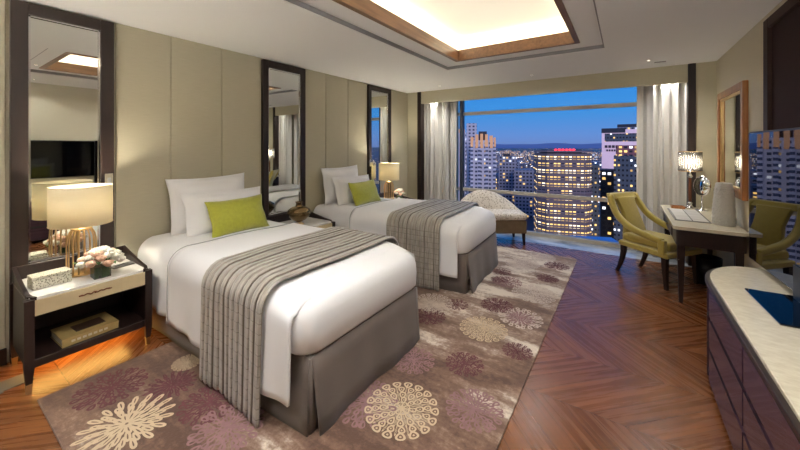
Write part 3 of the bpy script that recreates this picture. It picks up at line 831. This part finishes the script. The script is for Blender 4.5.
t = thing('vanity_mirror', 'round tilting chrome make-up mirror on a stand on the desk', 'mirror', (.80, 5.58, ZT), R(0))
bm = BM(); lathe(bm, [(0,0), (.07,0), (.068,.01), (.02,.022), (.008,.04), (.008,.2), (0,.2)], n=28); obj('stand', bm, 'chrome', t)
def disc(z, prof):
    bm = BM(); lathe(bm, prof, n=36)
    mt = Matrix.Translation((0,0,z)) @ Matrix.Rotation(R(30), 4, 'Z') @ Matrix.Rotation(R(-86), 4, 'Y')
    bmesh.ops.transform(bm, matrix=mt, verts=bm.verts); return bm
obj('mirror_rim', disc(.31, [(.113,-.01), (.123,-.008), (.125,0), (.123,.01), (.113,.012)]), 'chrome', t)
obj('mirror_disc', disc(.31, [(0,-.006), (.115,-.006), (.115,.006), (0,.006)]), 'mirror', t)
t = thing('vase', 'tall tapered white textured vase on the near end of the desk', 'vase', (.845, 4.72, ZT))
bm = BM()
lathe(bm, [(0,0), (.088,0), (.092,.008), (.09,.1), (.082,.25), (.072,.36), (.064,.425), (.058,.43), (.054,.42), (.05,.36)], n=40); obj('vase_body', bm, 'ceramic', t)
bm = BM()
for j in range(9):
    for k in range(12):
        a = 2*pi*(k+.5*(j % 2))/12; z = .035+.042*j; r = .091-.026*(z/.42)**1.4
        sphere(bm, (r*cos(a), r*sin(a), z), .013, 1, (.6,.6,1.1))
obj('relief', bm, 'ceramic', t)

t = thing('wastebasket', 'dark waste bin standing under the desk by the wall', 'bin', (.80, 5.25, 0))
bm = BM(); lathe(bm, [(0,0), (.115,0), (.13,.3), (.124,.3), (.11,.01), (0,.01)], n=28); obj('bin_body', bm, 'black', t)
bm = BM(); tube(bm, [(.128*cos(2*pi*i/28), .128*sin(2*pi*i/28), .30) for i in range(28)], .005, 6, closed=True); obj('bin_rim', bm, 'dark', t)

t = thing('armchair', 'olive-yellow velvet armchair with scooped arms and dark legs, pulled up to the desk', 'chair', (.315, 5.10, 0), math.atan2(-.6, .8)); t.scale = (1, 1, .97)
# local x = forward, y = left
bm = BM()
seat = []
for z, g in ((.36, 0), (.37, .01), (.42, .012), (.425, .0)):
    seat.append([(-.28-g, -.24-g, z), (.30+g, -.29-g, z), (.30+g, .29+g, z), (-.28-g, .24+g, z)])
loft(bm, seat, smooth=False); obj('seat_rail', bm, 'olive', t, bev=.008)
bm = BM(); box(bm, -.27, -.225, .425, .285, .225, .525, .035, 4); obj('seat_cushion', bm, 'olive', t)
def bar(pts, w, h):
    """rectangular padded bar through points; w across (y), h thickness"""
    bm = BM(); rings = []
    P = [Vector(p) for p in pts]
    for i, p in enumerate(P):
        tg = (P[min(i+1, len(P)-1)]-P[max(i-1, 0)]).normalized()
        side = Vector((0,1,0)); side = (side-tg*side.dot(tg)).normalized(); up = tg.cross(side)
        ring = []
        for k in range(12):
            a = 2*pi*k/12; ca, sa = cos(a), sin(a)
            e = lambda q: (abs(q)**.55)*(1 if q > 0 else -1)
            ring.append(tuple(p+side*(w/2*e(ca))+up*(h/2*e(sa))))
        rings.append(ring)
    loft(bm, rings); return bm
def smoothpath(ctrl, n=22):
    out = []
    c = [Vector(p) for p in ctrl]; c = [c[0]*2-c[1]]+c+[c[-1]*2-c[-2]]
    m = len(c)-3
    for i in range(n+1):
        q = i/n*m; k = min(int(q), m-1); f = q-k; a, b, d, e = c[k:k+4]
        out.append(tuple(.5*((2*b)+(d-a)*f+(2*a-5*b+4*d-e)*f*f+(3*b-a-3*d+e)*f**3)))
    return out
for sgn in (-1, 1):
    pth = smoothpath([(-.43, sgn*.22, .985), (-.385, sgn*.24, .88), (-.28, sgn*.265, .73), (-.10, sgn*.285, .625), (.10, sgn*.29, .575), (.25, sgn*.285, .545)])
    obj('arm', bar(pth, .06, .075), 'olive', t)
    bm = BM(); box(bm, .215, sgn*.285-.032, .40, .285, sgn*.285+.032, .565, .012, 3); obj('arm_post', bm, 'olive', t)
bm = BM(); loft(bm, [[(x-.03, -.25, z) , (x+.03, -.25, z), (x+.03, .25, z), (x-.03, .25, z)] for x, z in ((-.405, .935), (-.43, .975), (-.445, 1.01))], smooth=False)
obj('top_rail', bm, 'olive', t, bev=.014)
bm = BM(); loft(bm, [[(x-.03, -w, z), (x+.035, -w, z), (x+.035, w, z), (x-.03, w, z)] for x, z, w in ((-.25, .42, .20), (-.28, .6, .155), (-.33, .76, .13), (-.385, .88, .14), (-.415, .96, .16))], smooth=True)
obj('back_splat', bm, 'olive', t, bev=.01)
for x, y, dx in ((-.25, -.21, -.09), (-.25, .21, -.09), (.26, -.255, .015), (.26, .255, .015)):
    bm = BM(); loft(bm, [sqring(x+dx*f*f, y, .365*(1-f), .027-.011*f) for f in (0, .25, .5, .75, 1)], smooth=False); obj('leg', bm, 'dark', t)

# gold framed mirror over the desk
t = thing('desk_mirror', 'rectangular mirror in a honey-coloured wooden frame on the wall above the desk', 'mirror', (XR, 0, 0))
y0, y1, z0, z1_ = 4.53, 5.60, 1.07, 2.235
bm = BM()
for a in ((y0, z0, y0+.075, z1_), (y1-.075, z0, y1, z1_), (y0+.075, z0, y1-.075, z0+.075), (y0+.075, z1_-.075, y1-.075, z1_)):
    box(bm, -.045, a[0], a[1], 0, a[2], a[3], .006, 2)
obj('frame', bm, 'goldwood', t)
bm = BM()
for a in ((y0+.075, z0+.075, y0+.10, z1_-.075), (y1-.10, z0+.075, y1-.075, z1_-.075), (y0+.1, z0+.075, y1-.1, z0+.1), (y0+.1, z1_-.1, y1-.1, z1_-.075)):
    box(bm, -.03, a[0], a[1], 0, a[2], a[3], .003, 1)
obj('inner_bead', bm, 'gold', t)
bm = BM(); box(bm, -.014, y0+.1, z0+.1, -.004, y1-.1, z1_-.1); obj('glass', bm, 'mirror', t)

# ------------------------------------------------------------------ sideboard, television, wall panel
t = thing('sideboard', 'long bow-ended dark purple-brown sideboard with cream stone top along the right wall', 'sideboard', (0, 0, 0))
SY0, SY1, SX = .85, 3.45, .448
def plan(i, y1=SY1):
    pts = [(XR-.025, SY0+i), (SX+i, SY0+i)]
    for k in range(15):
        a = k/14; pts.append((SX+i+.30*(1-cos(a*pi/2)), y1-i-.48+.48*sin(a*pi/2)))
    return pts+[(XR-.025, y1-i)]
bm = BM(); prism(bm, plan(.024), .05, .675); obj('carcass', bm, mat('black lacquer', (10,8,9), .6), t)
bm = BM(); prism(bm, plan(0), .675, .705); obj('rim', bm, 'dark', t, bev=.004)
bm = BM(); prism(bm, plan(.022), .70, .72); obj('stone_top', bm, 'stone', t, bev=.004)
fronts = [(.06,.255), (.285,.456), (.486,.662)]
pl = plan(.008)[1:-1]
def strip(pts, z0, z1_, th=.014):
    bm = BM(); inner = []
    for k, p in enumerate(pts):
        a = Vector(pts[max(k-1,0)]); b = Vector(pts[min(k+1,len(pts)-1)]); d = (b-a).normalized()
        inner.append((p[0]+d.y*th, p[1]-d.x*th))
    loft(bm, [[(*p, z0), (*q, z0), (*q, z1_), (*p, z1_)] for p, q in zip(pts, inner)], smooth=False); return bm
for z0_, z1_ in fronts:
    for ya, yb in ((.87, 1.51), (1.53, 2.18), (2.20, 2.945)):
        dw = obj('drawer_front', strip([(SX+.008, ya), (SX+.008, yb)], z0_, z1_), 'purplewood', t)
    cv = [p for p in pl[2:]]
    obj('curved_front', strip(cv[:14], z0_, z1_), 'purplewood', t)
for x, y in ((SX+.06, SY0+.08), (SX+.06, 2.62), (.92, SY0+.08), (.92, 3.3)):
    bm = BM(); box(bm, x-.025, y-.025, 0, x+.025, y+.025, .052, .003, 1); obj('foot', bm, 'dark', t)

t = thing('television', 'large flat black television standing on the sideboard, reflecting the window', 'television', (.822, 2.79, .72), R(2.7))
bm = BM(); box(bm, -.012, -.765, .04, .025, .765, .985, .006, 2); obj('case', bm, 'black', t)
bm = BM(); box(bm, -.0145, -.755, .05, -.0115, .755, .973); obj('screen', bm, 'tv', t)
bm = BM(); box(bm, -.02, -.06, .008, .02, .06, .2); obj('neck', bm, 'black', t)
bm = BM(); box(bm, -.21, -.38, .0, .12, .10, .01, .003, 1); obj('base_plate', bm, 'tv', t)
t = thing('wall_screen', 'black wall-mounted screen seen only as a reflection in the left mirror', 'screen', (XR, 1.62, 1.03))
bm = BM(); box(bm, -.05, -.44, 0, 0, .44, .67, .006); obj('case', bm, 'black', t)
bm = BM(); box(bm, -.053, -.425, .015, -.049, .425, .655); obj('screen', bm, 'tv', t)

t = thing('wall_panel', 'tall dark wood wall panel with raised frame behind the television', 'panel', (XR, 0, 0))
bm = BM(); box(bm, -.02, 2.25, .76, 0, 3.85, 2.6); obj('field', bm, mat('panel wood', (44,24,19), .75, noise=.2, nscale=12, spec=.2), t)
bm = BM()
for a in ((2.27, .75, 3.84, .80), (2.15, .75, 2.27, 2.62), (3.84, .75, 3.94, 2.62), (2.27, 2.54, 3.84, 2.62)): box(bm, -.045, a[0], a[1], 0, a[2], a[3], .004, 1)
obj('frame', bm, mat('panel frame wood', (50,30,24), .6, noise=.2, nscale=12, spec=.25), t)

# ------------------------------------------------------------------ curtains
def curtain(x0, x1, y, waves, amp, label, seed, lead=0):
    rnd = random.Random(seed); ph = [rnd.random()*6 for _ in range(5)]
    bm = BM()
    def f(u, v):
        w = u*waves*2*pi
        d = amp*(sin(w+.7*sin(w*.37+ph[0]))*.8+.35*sin(w*.53+ph[1])+.2*sin(w*1.9+ph[2]))
        d *= .75+.25*v
        x = x0+(x1-x0)*u+.012*sin(w*2+ph[3])*(v)
        return (x, y+d, 2.56-(2.56-.012)*v)
    grid(bm, f, int(waves*14), 14)
    return tag(obj('curtain', bm, 'curtain', None, sol=.003), label, 'curtain', 'silver-grey window curtains')
curtain(-3.46, -2.93, 6.06, 6, .06, 'silver-grey pleated curtain hanging at the left side of the window', 2)
curtain(.27, .72, 6.06, 5, .065, 'silver-grey pleated curtain hanging at the right side of the window, behind the desk', 4)
curtain(-2.98, -2.80, 6.19, 2.2, .015, 'pale flat lining panel at the window edge of the left curtain', 6)
curtain(.15, .29, 6.19, 1.6, .015, 'pale flat lining panel at the window edge of the right curtain', 9)

# ------------------------------------------------------------------ ceiling fittings
def downlight(x, y, z, label, energy=0, spot=100, col=(1,.985,.96), blend=.9, soft=.06):
    t = thing('downlight', label, 'downlight', (x, y, z), 0, 'recessed ceiling downlights')
    bm = BM(); lathe(bm, [(.016,0), (.024,-.001), (.025,-.003), (.022,-.004), (.016,-.002)], n=24); obj('trim_ring', bm, 'white', t)
    bm = BM(); lathe(bm, [(0,-.0012), (.017,-.0012)], n=24); obj('lens', bm, 'downlamp', t)
    if energy: light('downlight_beam', 'SPOT', (x, y, z-.02), energy, col, (0, 0, 0), spot_size=R(spot), spot_blend=blend, shadow_soft_size=soft)
downlight(-2.82, 5.5, H, 'small bright downlight in the ceiling near the left curtain', 34, 140)
for x, y, e_, lb in ((-1.7, .7, 60, 'over the foot of the rug'), (-.9, 1.0, 60, 'beside the ceiling tray'),
        (.55, 1.2, 34, 'over the near end of the sideboard'), (.35, 2.4, 34, 'over the middle of the sideboard'), 
        (-1.2, 5.45, 48, 'near the middle of the window'), (.25, 5.35, 34, 'near the right curtain'), (-1.2, -.6, 60, 'behind the camera'), (-3.0, -.5, 60, 'near the back wall by the headboard wall')):
    downlight(x, y, H, 'added fill downlight in the ceiling '+lb, e_, 150, soft=.12)  # added for overall room brightness, most of them out of view
for x, lb, e_ in ((-3.2, 'left', 16), (.5, 'right', 16)):
    downlight(x, 5.99, 2.62, f'curtain-pocket downlight washing the {lb} curtain', e_, 110, soft=.03)
def fill_torchiere(x, y, label, e_):  # added uplight, unseen behind the camera, brightens ceiling and room
    t = thing('fill_lamp', label, 'lamp', (x, y, 0), 0, 'added unseen fill lamps')
    bm = BM(); lathe(bm, [(0,0), (.14,0), (.14,.015), (.03,.03), (0,.03)], n=32); obj('base', bm, 'bronze', t)
    bm = BM(); lathe(bm, [(.014,.03), (.014,1.74), (0,1.74)], n=16); obj('pole', bm, 'bronze', t)
    bm = BM(); lathe(bm, [(.02,1.72), (.1,1.78), (.17,1.87), (.165,1.87), (.095,1.79), (.015,1.735)], n=36); obj('bowl', bm, 'gold', t)
    bm = BM(); sphere(bm, (0,0,1.80), .03, 2); obj('bulb', bm, MATS['lamp bulb'], t)
    light('fill_lamp_light', 'POINT', (x, y, 1.86), e_, (1, .97, .92), shadow_soft_size=.05)
fill_torchiere(.62, .15, 'added unseen fill lamp, a tall bronze uplight by the near end of the sideboard', 78)
fill_torchiere(-2.9, -.9, 'added unseen fill lamp, a tall bronze uplight near the back wall', 36)
t = thing('air_vent', 'slim air vent set in the ceiling near the right curtain', 'vent', (.38, 5.5, H))
bm = BM(); box(bm, -.07, -.035, -.004, .07, .035, 0, .001, 1); obj('vent_frame', bm, 'white', t)
bm = BM(); [box(bm, -.06, -.025+.012*i, -.006, .06, -.018+.012*i, -.003) for i in range(5)]; obj('louvres', bm, 'grey', t)
# LED strips lying in the cove behind the timber lip, shining up and inwards
zc = z_cove = H+.105
for nm, loc, rot, sx_, sy_ in (('left', (T1[0]-.105, 2.63, zc), (0, R(180-25), 0), .06, 2.9), ('right', (T1[2]+.105, 2.63, zc), (0, R(180+25), 0), .06, 2.9),
                          ('front', (-1.15, T1[1]-.105, zc), (R(180+25), 0, 0), 1.3, .06), ('far', (-1.15, T1[3]+.105, zc), (R(180-25), 0, 0), 1.3, .06)):
    light('cove_strip_'+nm, 'AREA', loc, 5 if sy_ > 1 else 2.4, (1, .92, .76), rot, shape='RECTANGLE', size=sx_, size_y=sy_)

# ------------------------------------------------------------------ the city outside
FWv = Vector((-.559, .829, 0)); RTv = Vector((.829, .559, 0))
GZ = -62.0
def place(d, r): return FWv*d+RTv*r
def tower(d, r0, r1, zt, depth, m, label, name='tower', crown=None, rot=0, group=None, m2='city roof'):
    """city block standing on the valley floor; r0..r1 across, d distance"""
    p = place(d, (r0+r1)/2); w = (r1-r0)
    t = thing(name, label, 'building', (p.x, p.y, GZ), math.atan2(.559, .829)-math.atan2((r0+r1)/2, d)+rot, group)
    bm = BM(); box(bm, -w/2, 0, 0, w/2, depth, zt-GZ); obj('walls', bm, m, t)
    if crown:
        for nm, a, mm in crown:
            bm = BM(); box(bm, a[0]*w/2, a[1]*depth, zt-GZ, a[2]*w/2, a[3]*depth, zt-GZ+a[4]); obj(nm, bm, mm, t)
    return t
mat('city roof', (58,62,74), .8)
mat('roof white', (196,190,200), .7)
mat('warm crown', (206,160,120), .6, emit=lin((255,184,120)), es=.22)
mat('red sign', (200,40,40), .5, emit=lin((255,40,60)), es=2.6)
mat('uplit', (214,204,214), .7, emit=lin((210,170,196)), es=.32)
mat('dark sign', (60,56,70), .6)
cA = city_mat('residential tower', (206,204,214), 3.4, 3.1, .12, es=.8, fx=(.3,.8), fz=(.25,.72), dark=(60,70,92), seed=1)
cW = city_mat('balcony stack', (214,214,226), 20.0, 3.1, .0, es=.6, fx=(.0,1.0), fz=(.35,.85), dark=(84,92,116), seed=6)
cB = city_mat('dim block', (150,154,172), 3.0, 3.2, .18, es=1.0, fx=(.2,.8), fz=(.25,.75), dark=(40,48,66), seed=2)
cC = city_mat('office block', (124,106,108), 1.9, 3.7, .62, warm=(255,206,116), cool=(255,232,190), es=1.5, fx=(.16,.88), fz=(.34,.82), dark=(40,40,58), seed=3, rowlit=.5)
cD = city_mat('dark block', (84,94,106), 2.0, 2.9, .28, es=1.4, fx=(.25,.75), fz=(.3,.7), dark=(16,22,32), seed=4)
cE = city_mat('hotel tower', (196,184,198), 4.0, 60.0, .0, es=0, fx=(.0,.0), seed=5)
# twin residential towers on the left
tt = tower(255, 54, 73, 6, 20, cA, 'pale residential tower outside with a warm lit crown, above the lounge chair', 'residential_tower',
      [('roof_box', (-.35,.3,.3,.7,7), MATS['city roof'])])
for i, (a, b, h) in enumerate(((-.98,-.78,2.5), (-.6,-.38,4.5), (-.22,.0,5), (.16,.38,4.5), (.54,.76,3.5), (.86,.98,2))):
    bm = BM(); box(bm, a*9.5, -.3, 6-GZ-6, b*9.5, 16, 6-GZ+h); obj('crown_fin', bm, MATS['warm crown'], tt)
for i in range(4):
    bm = BM(); box(bm, -9.4+5.6*i, -1.2, 0, -7.4+5.6*i, .2, 6-GZ-5); obj('balcony_stack', bm, cW, tt)
tower(262, 42, 52, 12, 18, cA, 'pale residential tower outside seen through the narrow left pane', 'residential_tower', [('crown', (-.8,.1,.8,.9,3), MATS['warm crown'])])
tower(300, 60, 69, 22, 12, cA, 'slim tall pale tower outside behind the twin-tower group on the left', 'residential_tower')
tower(330, 98, 115, -9, 18, cB, 'grey mid-rise block outside just right of the residential towers', 'office_block', [('roof_box', (-.5,.2,.3,.8,3), MATS['city roof'])])
tower(300, 103, 121, -20, 15, cB, 'grey mid-rise block outside in front, left of the red-signed office', 'office_block')
tower(420, 128, 150, -18, 18, cB, 'low grey block outside far behind the gap left of the red-signed office', 'office_block')
# office with the red sign: chamfered plan
p = place(182, 90); t = thing('office_tower', 'bright banded office tower outside with a red rooftop sign, centre of the window', 'building', (p.x, p.y, GZ), math.atan2(.559, .829)-.30)
bm = BM(); prism(bm, [(-14,4), (-9,-1), (10,-1), (13.5,3), (13.5,20), (-14,20)], 0, 59.5); obj('walls', bm, cC, t)
bm = BM()
for k in range(17):
    z = 2+3.7*k-500 % 3.7
    prism(bm, [(-14.5,3.8), (-9.2,-1.5), (10.2,-1.5), (14,2.8), (14,20.4), (-14.5,20.4)], 1.0+3.7*k, 1.9+3.7*k)
obj('floor_bands', bm, mat('band stone', (134,117,120), .7), t)
bm = BM(); prism(bm, [(-11,4), (9,4), (9,16), (-11,16)], 59.5, 61.5); obj('roof_plant', bm, MATS['city roof'], t)
bm = BM(); [box(bm, -5+1.8*i, 1.5, 60.2, -3.7+1.8*i, 2.0, 62.0, .2, 1) for i in range(6)]; obj('roof_sign', bm, MATS['red sign'], t)
tower(210, 106, 124, -10, 18, cD, 'dark block outside between the red-signed office and the white tower', 'office_block')
# pale tower with the sign near its top
p = place(250, 164); t = thing('hotel_tower', 'pale lilac tower outside with a small dark name sign near its top', 'building', (p.x, p.y, GZ), .02)
bm = BM(); box(bm, -11, 0, 0, 11, 20, 76); obj('walls', bm, MATS['uplit'], t)
bm = BM(); box(bm, -9, -.2, 67, 11, .2, 73); obj('top_windows', bm, cD, t)
bm = BM(); box(bm, -11.2, -.3, 73.5, 4, 20.2, 77); obj('roof_cap', bm, MATS['city roof'], t)
bm = BM(); [box(bm, -9+2.3*i, -.5, 62.2, -7.2+2.3*i, -.1, 64.2) for i in range(5)]; [box(bm, -8+1.6*i, -.5, 59.6, -6.9+1.6*i, -.1, 61.0) for i in range(4)]
obj('name_sign', bm, MATS['dark sign'], t)
light('tower_uplight', 'SPOT', tuple(Vector((p.x, p.y, GZ+36))-FWv*10), 9000, (1,.85,.7), (R(60),0,math.atan2(.559,.829)), spot_size=R(70), shadow_soft_size=1)
tower(320, 212, 250, 20, 20, cB, 'blue-grey tower outside behind the pale lilac tower, by the right curtain', 'office_block', [('parapet', (-1,0,1,1,3), MATS['city roof'])])
p = place(190, 133); t = thing('office_block', 'near dark tower outside with scattered lit windows and a red-brown top, by the right curtain', 'building', (p.x, p.y, GZ), -.02)
bm = BM(); box(bm, -9.5, 0, 0, 9.5, 18, 58); obj('walls', bm, cD, t)
bm = BM(); box(bm, -8.5, 1, 58, 9.5, 17, 64); obj('crown', bm, city_mat('crown lights', (150,96,100), 2.5, 2.4, .6, es=1.6, seed=8), t)
tower(215, 130, 141, -14, 18, city_mat('banded dark block', (40,46,58), 3, 3.2, .3, es=1.3, seed=9), 'short dark block outside at the foot of the pale lilac tower', 'office_block')
p = place(120, 76); t = thing('podium', 'low podium outside with a blue lit roof, below the window near the armchair', 'building', (p.x, p.y, GZ), math.atan2(.559,.829)-.2)
bm = BM(); box(bm, -9, 0, 0, 9, 22, 25); obj('walls', bm, cD, t)
bm = BM(); box(bm, -8, 1, 25, 8, 21, 25.6); obj('roof', bm, mat('blue roof', (34,92,150), .5, emit=lin((30,100,190)), es=.35), t)
# countless low roofs between the towers and the hills: one mass
rnd = random.Random(21)
bm = BM()
for i in range(900):
    d = 480+2600*rnd.random()**1.4; r = d*(-.05+.95*rnd.random()); q = place(d, r); w = 8+12*rnd.random(); h = (GZ+6+16*rnd.random()+14*rnd.random()**4)
    vs = box(bm, -w, -w*.7, 0, w, w*.7, h-GZ)
    a = rnd.random()*1.5
    for v in vs: x, y = v.co.x, v.co.y; v.co = Vector((q.x+x*cos(a)-y*sin(a), q.y+x*sin(a)+y*cos(a), GZ+v.co.z))
o = tag(obj('city_blocks', bm, city_mat('low city', (130,134,156), 4.5, 4.0, .35, es=1.8, seed=12)), 'mass of small distant city buildings with lights spreading to the hills', 'buildings'); o['kind'] = 'stuff'
k = NT('city ground'); oo = k.xyz()
vv = k.comb(oo[0], oo[1], 0.0); vo = k.n('ShaderNodeTexVoronoi'); k.l(vv, vo.inputs['Vector']); vo.inputs['Scale'].default_value = .05
lampn = k.math('LESS_THAN', vo.outputs['Distance'], .14)
far = k.noise(vv, .004, 3)
k.b.inputs['Base Color'].default_value = rgba((52,58,76))
k.l(k.mix(k.math('GREATER_THAN', k.white(vo.outputs['Position']), .6), rgba((255,186,110)), rgba((235,235,255))), k.b.inputs['Emission Color'])
k.l(k.math('MULTIPLY', lampn, k.math('MULTIPLY', far, 6.0)), k.b.inputs['Emission Strength'])
bm = BM(); box(bm, -14000, 40, GZ-6, 9000, 14000, GZ); o = struct('ground', bm, k.m)
bm = BM()
def hill(u, v):
    ang = -.75+1.35*u; d = 9000+3000*v; a = math.atan2(225, 334); 
    h = (GZ-(-GZ)*0)+62+ (60+75*(.5+.5*sin(ang*5+1.2))+40*sin(ang*13)+25*sin(ang*29+2)+10*sin(ang*61))*sin(pi*min(1, v*.5+.02)) + (-62 if v < .02 else 0)
    w = FWv*(d*cos(ang))+RTv*(d*sin(ang))
    return (w.x, w.y, h)
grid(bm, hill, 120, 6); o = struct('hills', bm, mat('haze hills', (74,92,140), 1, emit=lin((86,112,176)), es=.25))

# afterglow of the set sun, low behind the hotel, on the city's facing walls
light('afterglow', 'SUN', (0, -20, 60), .85, (1, .84, .86), (R(72), 0, R(34)), angle=R(25))
# ------------------------------------------------------------------ dusk sky
w = bpy.data.worlds.new('dusk'); S.world = w; w.use_nodes = True; nt = w.node_tree
bg = nt.nodes['Background']; tc = nt.nodes.new('ShaderNodeTexCoord'); sp = nt.nodes.new('ShaderNodeSeparateXYZ'); rp = nt.nodes.new('ShaderNodeValToRGB')
nt.links.new(tc.outputs['Generated'], sp.inputs[0]); nt.links.new(sp.outputs[2], rp.inputs[0]); nt.links.new(rp.outputs[0], bg.inputs[0])
e = rp.color_ramp.elements; e[0].position = 0; e[0].color = rgba((104,130,190)); e[1].position = 1; e[1].color = rgba((20,70,150))
for p_, c_ in ((.03, (96,138,206)), (.09, (64,140,214)), (.25, (34,130,216))):
    x = e.new(p_); x.color = rgba(c_)
bg.inputs[1].default_value = .78

S.view_settings.view_transform = 'Standard'; S.view_settings.look = 'None'; S.view_settings.gamma = 1
S.view_settings.exposure = .5
try: S.view_settings.use_curve_mapping = False
except Exception: pass
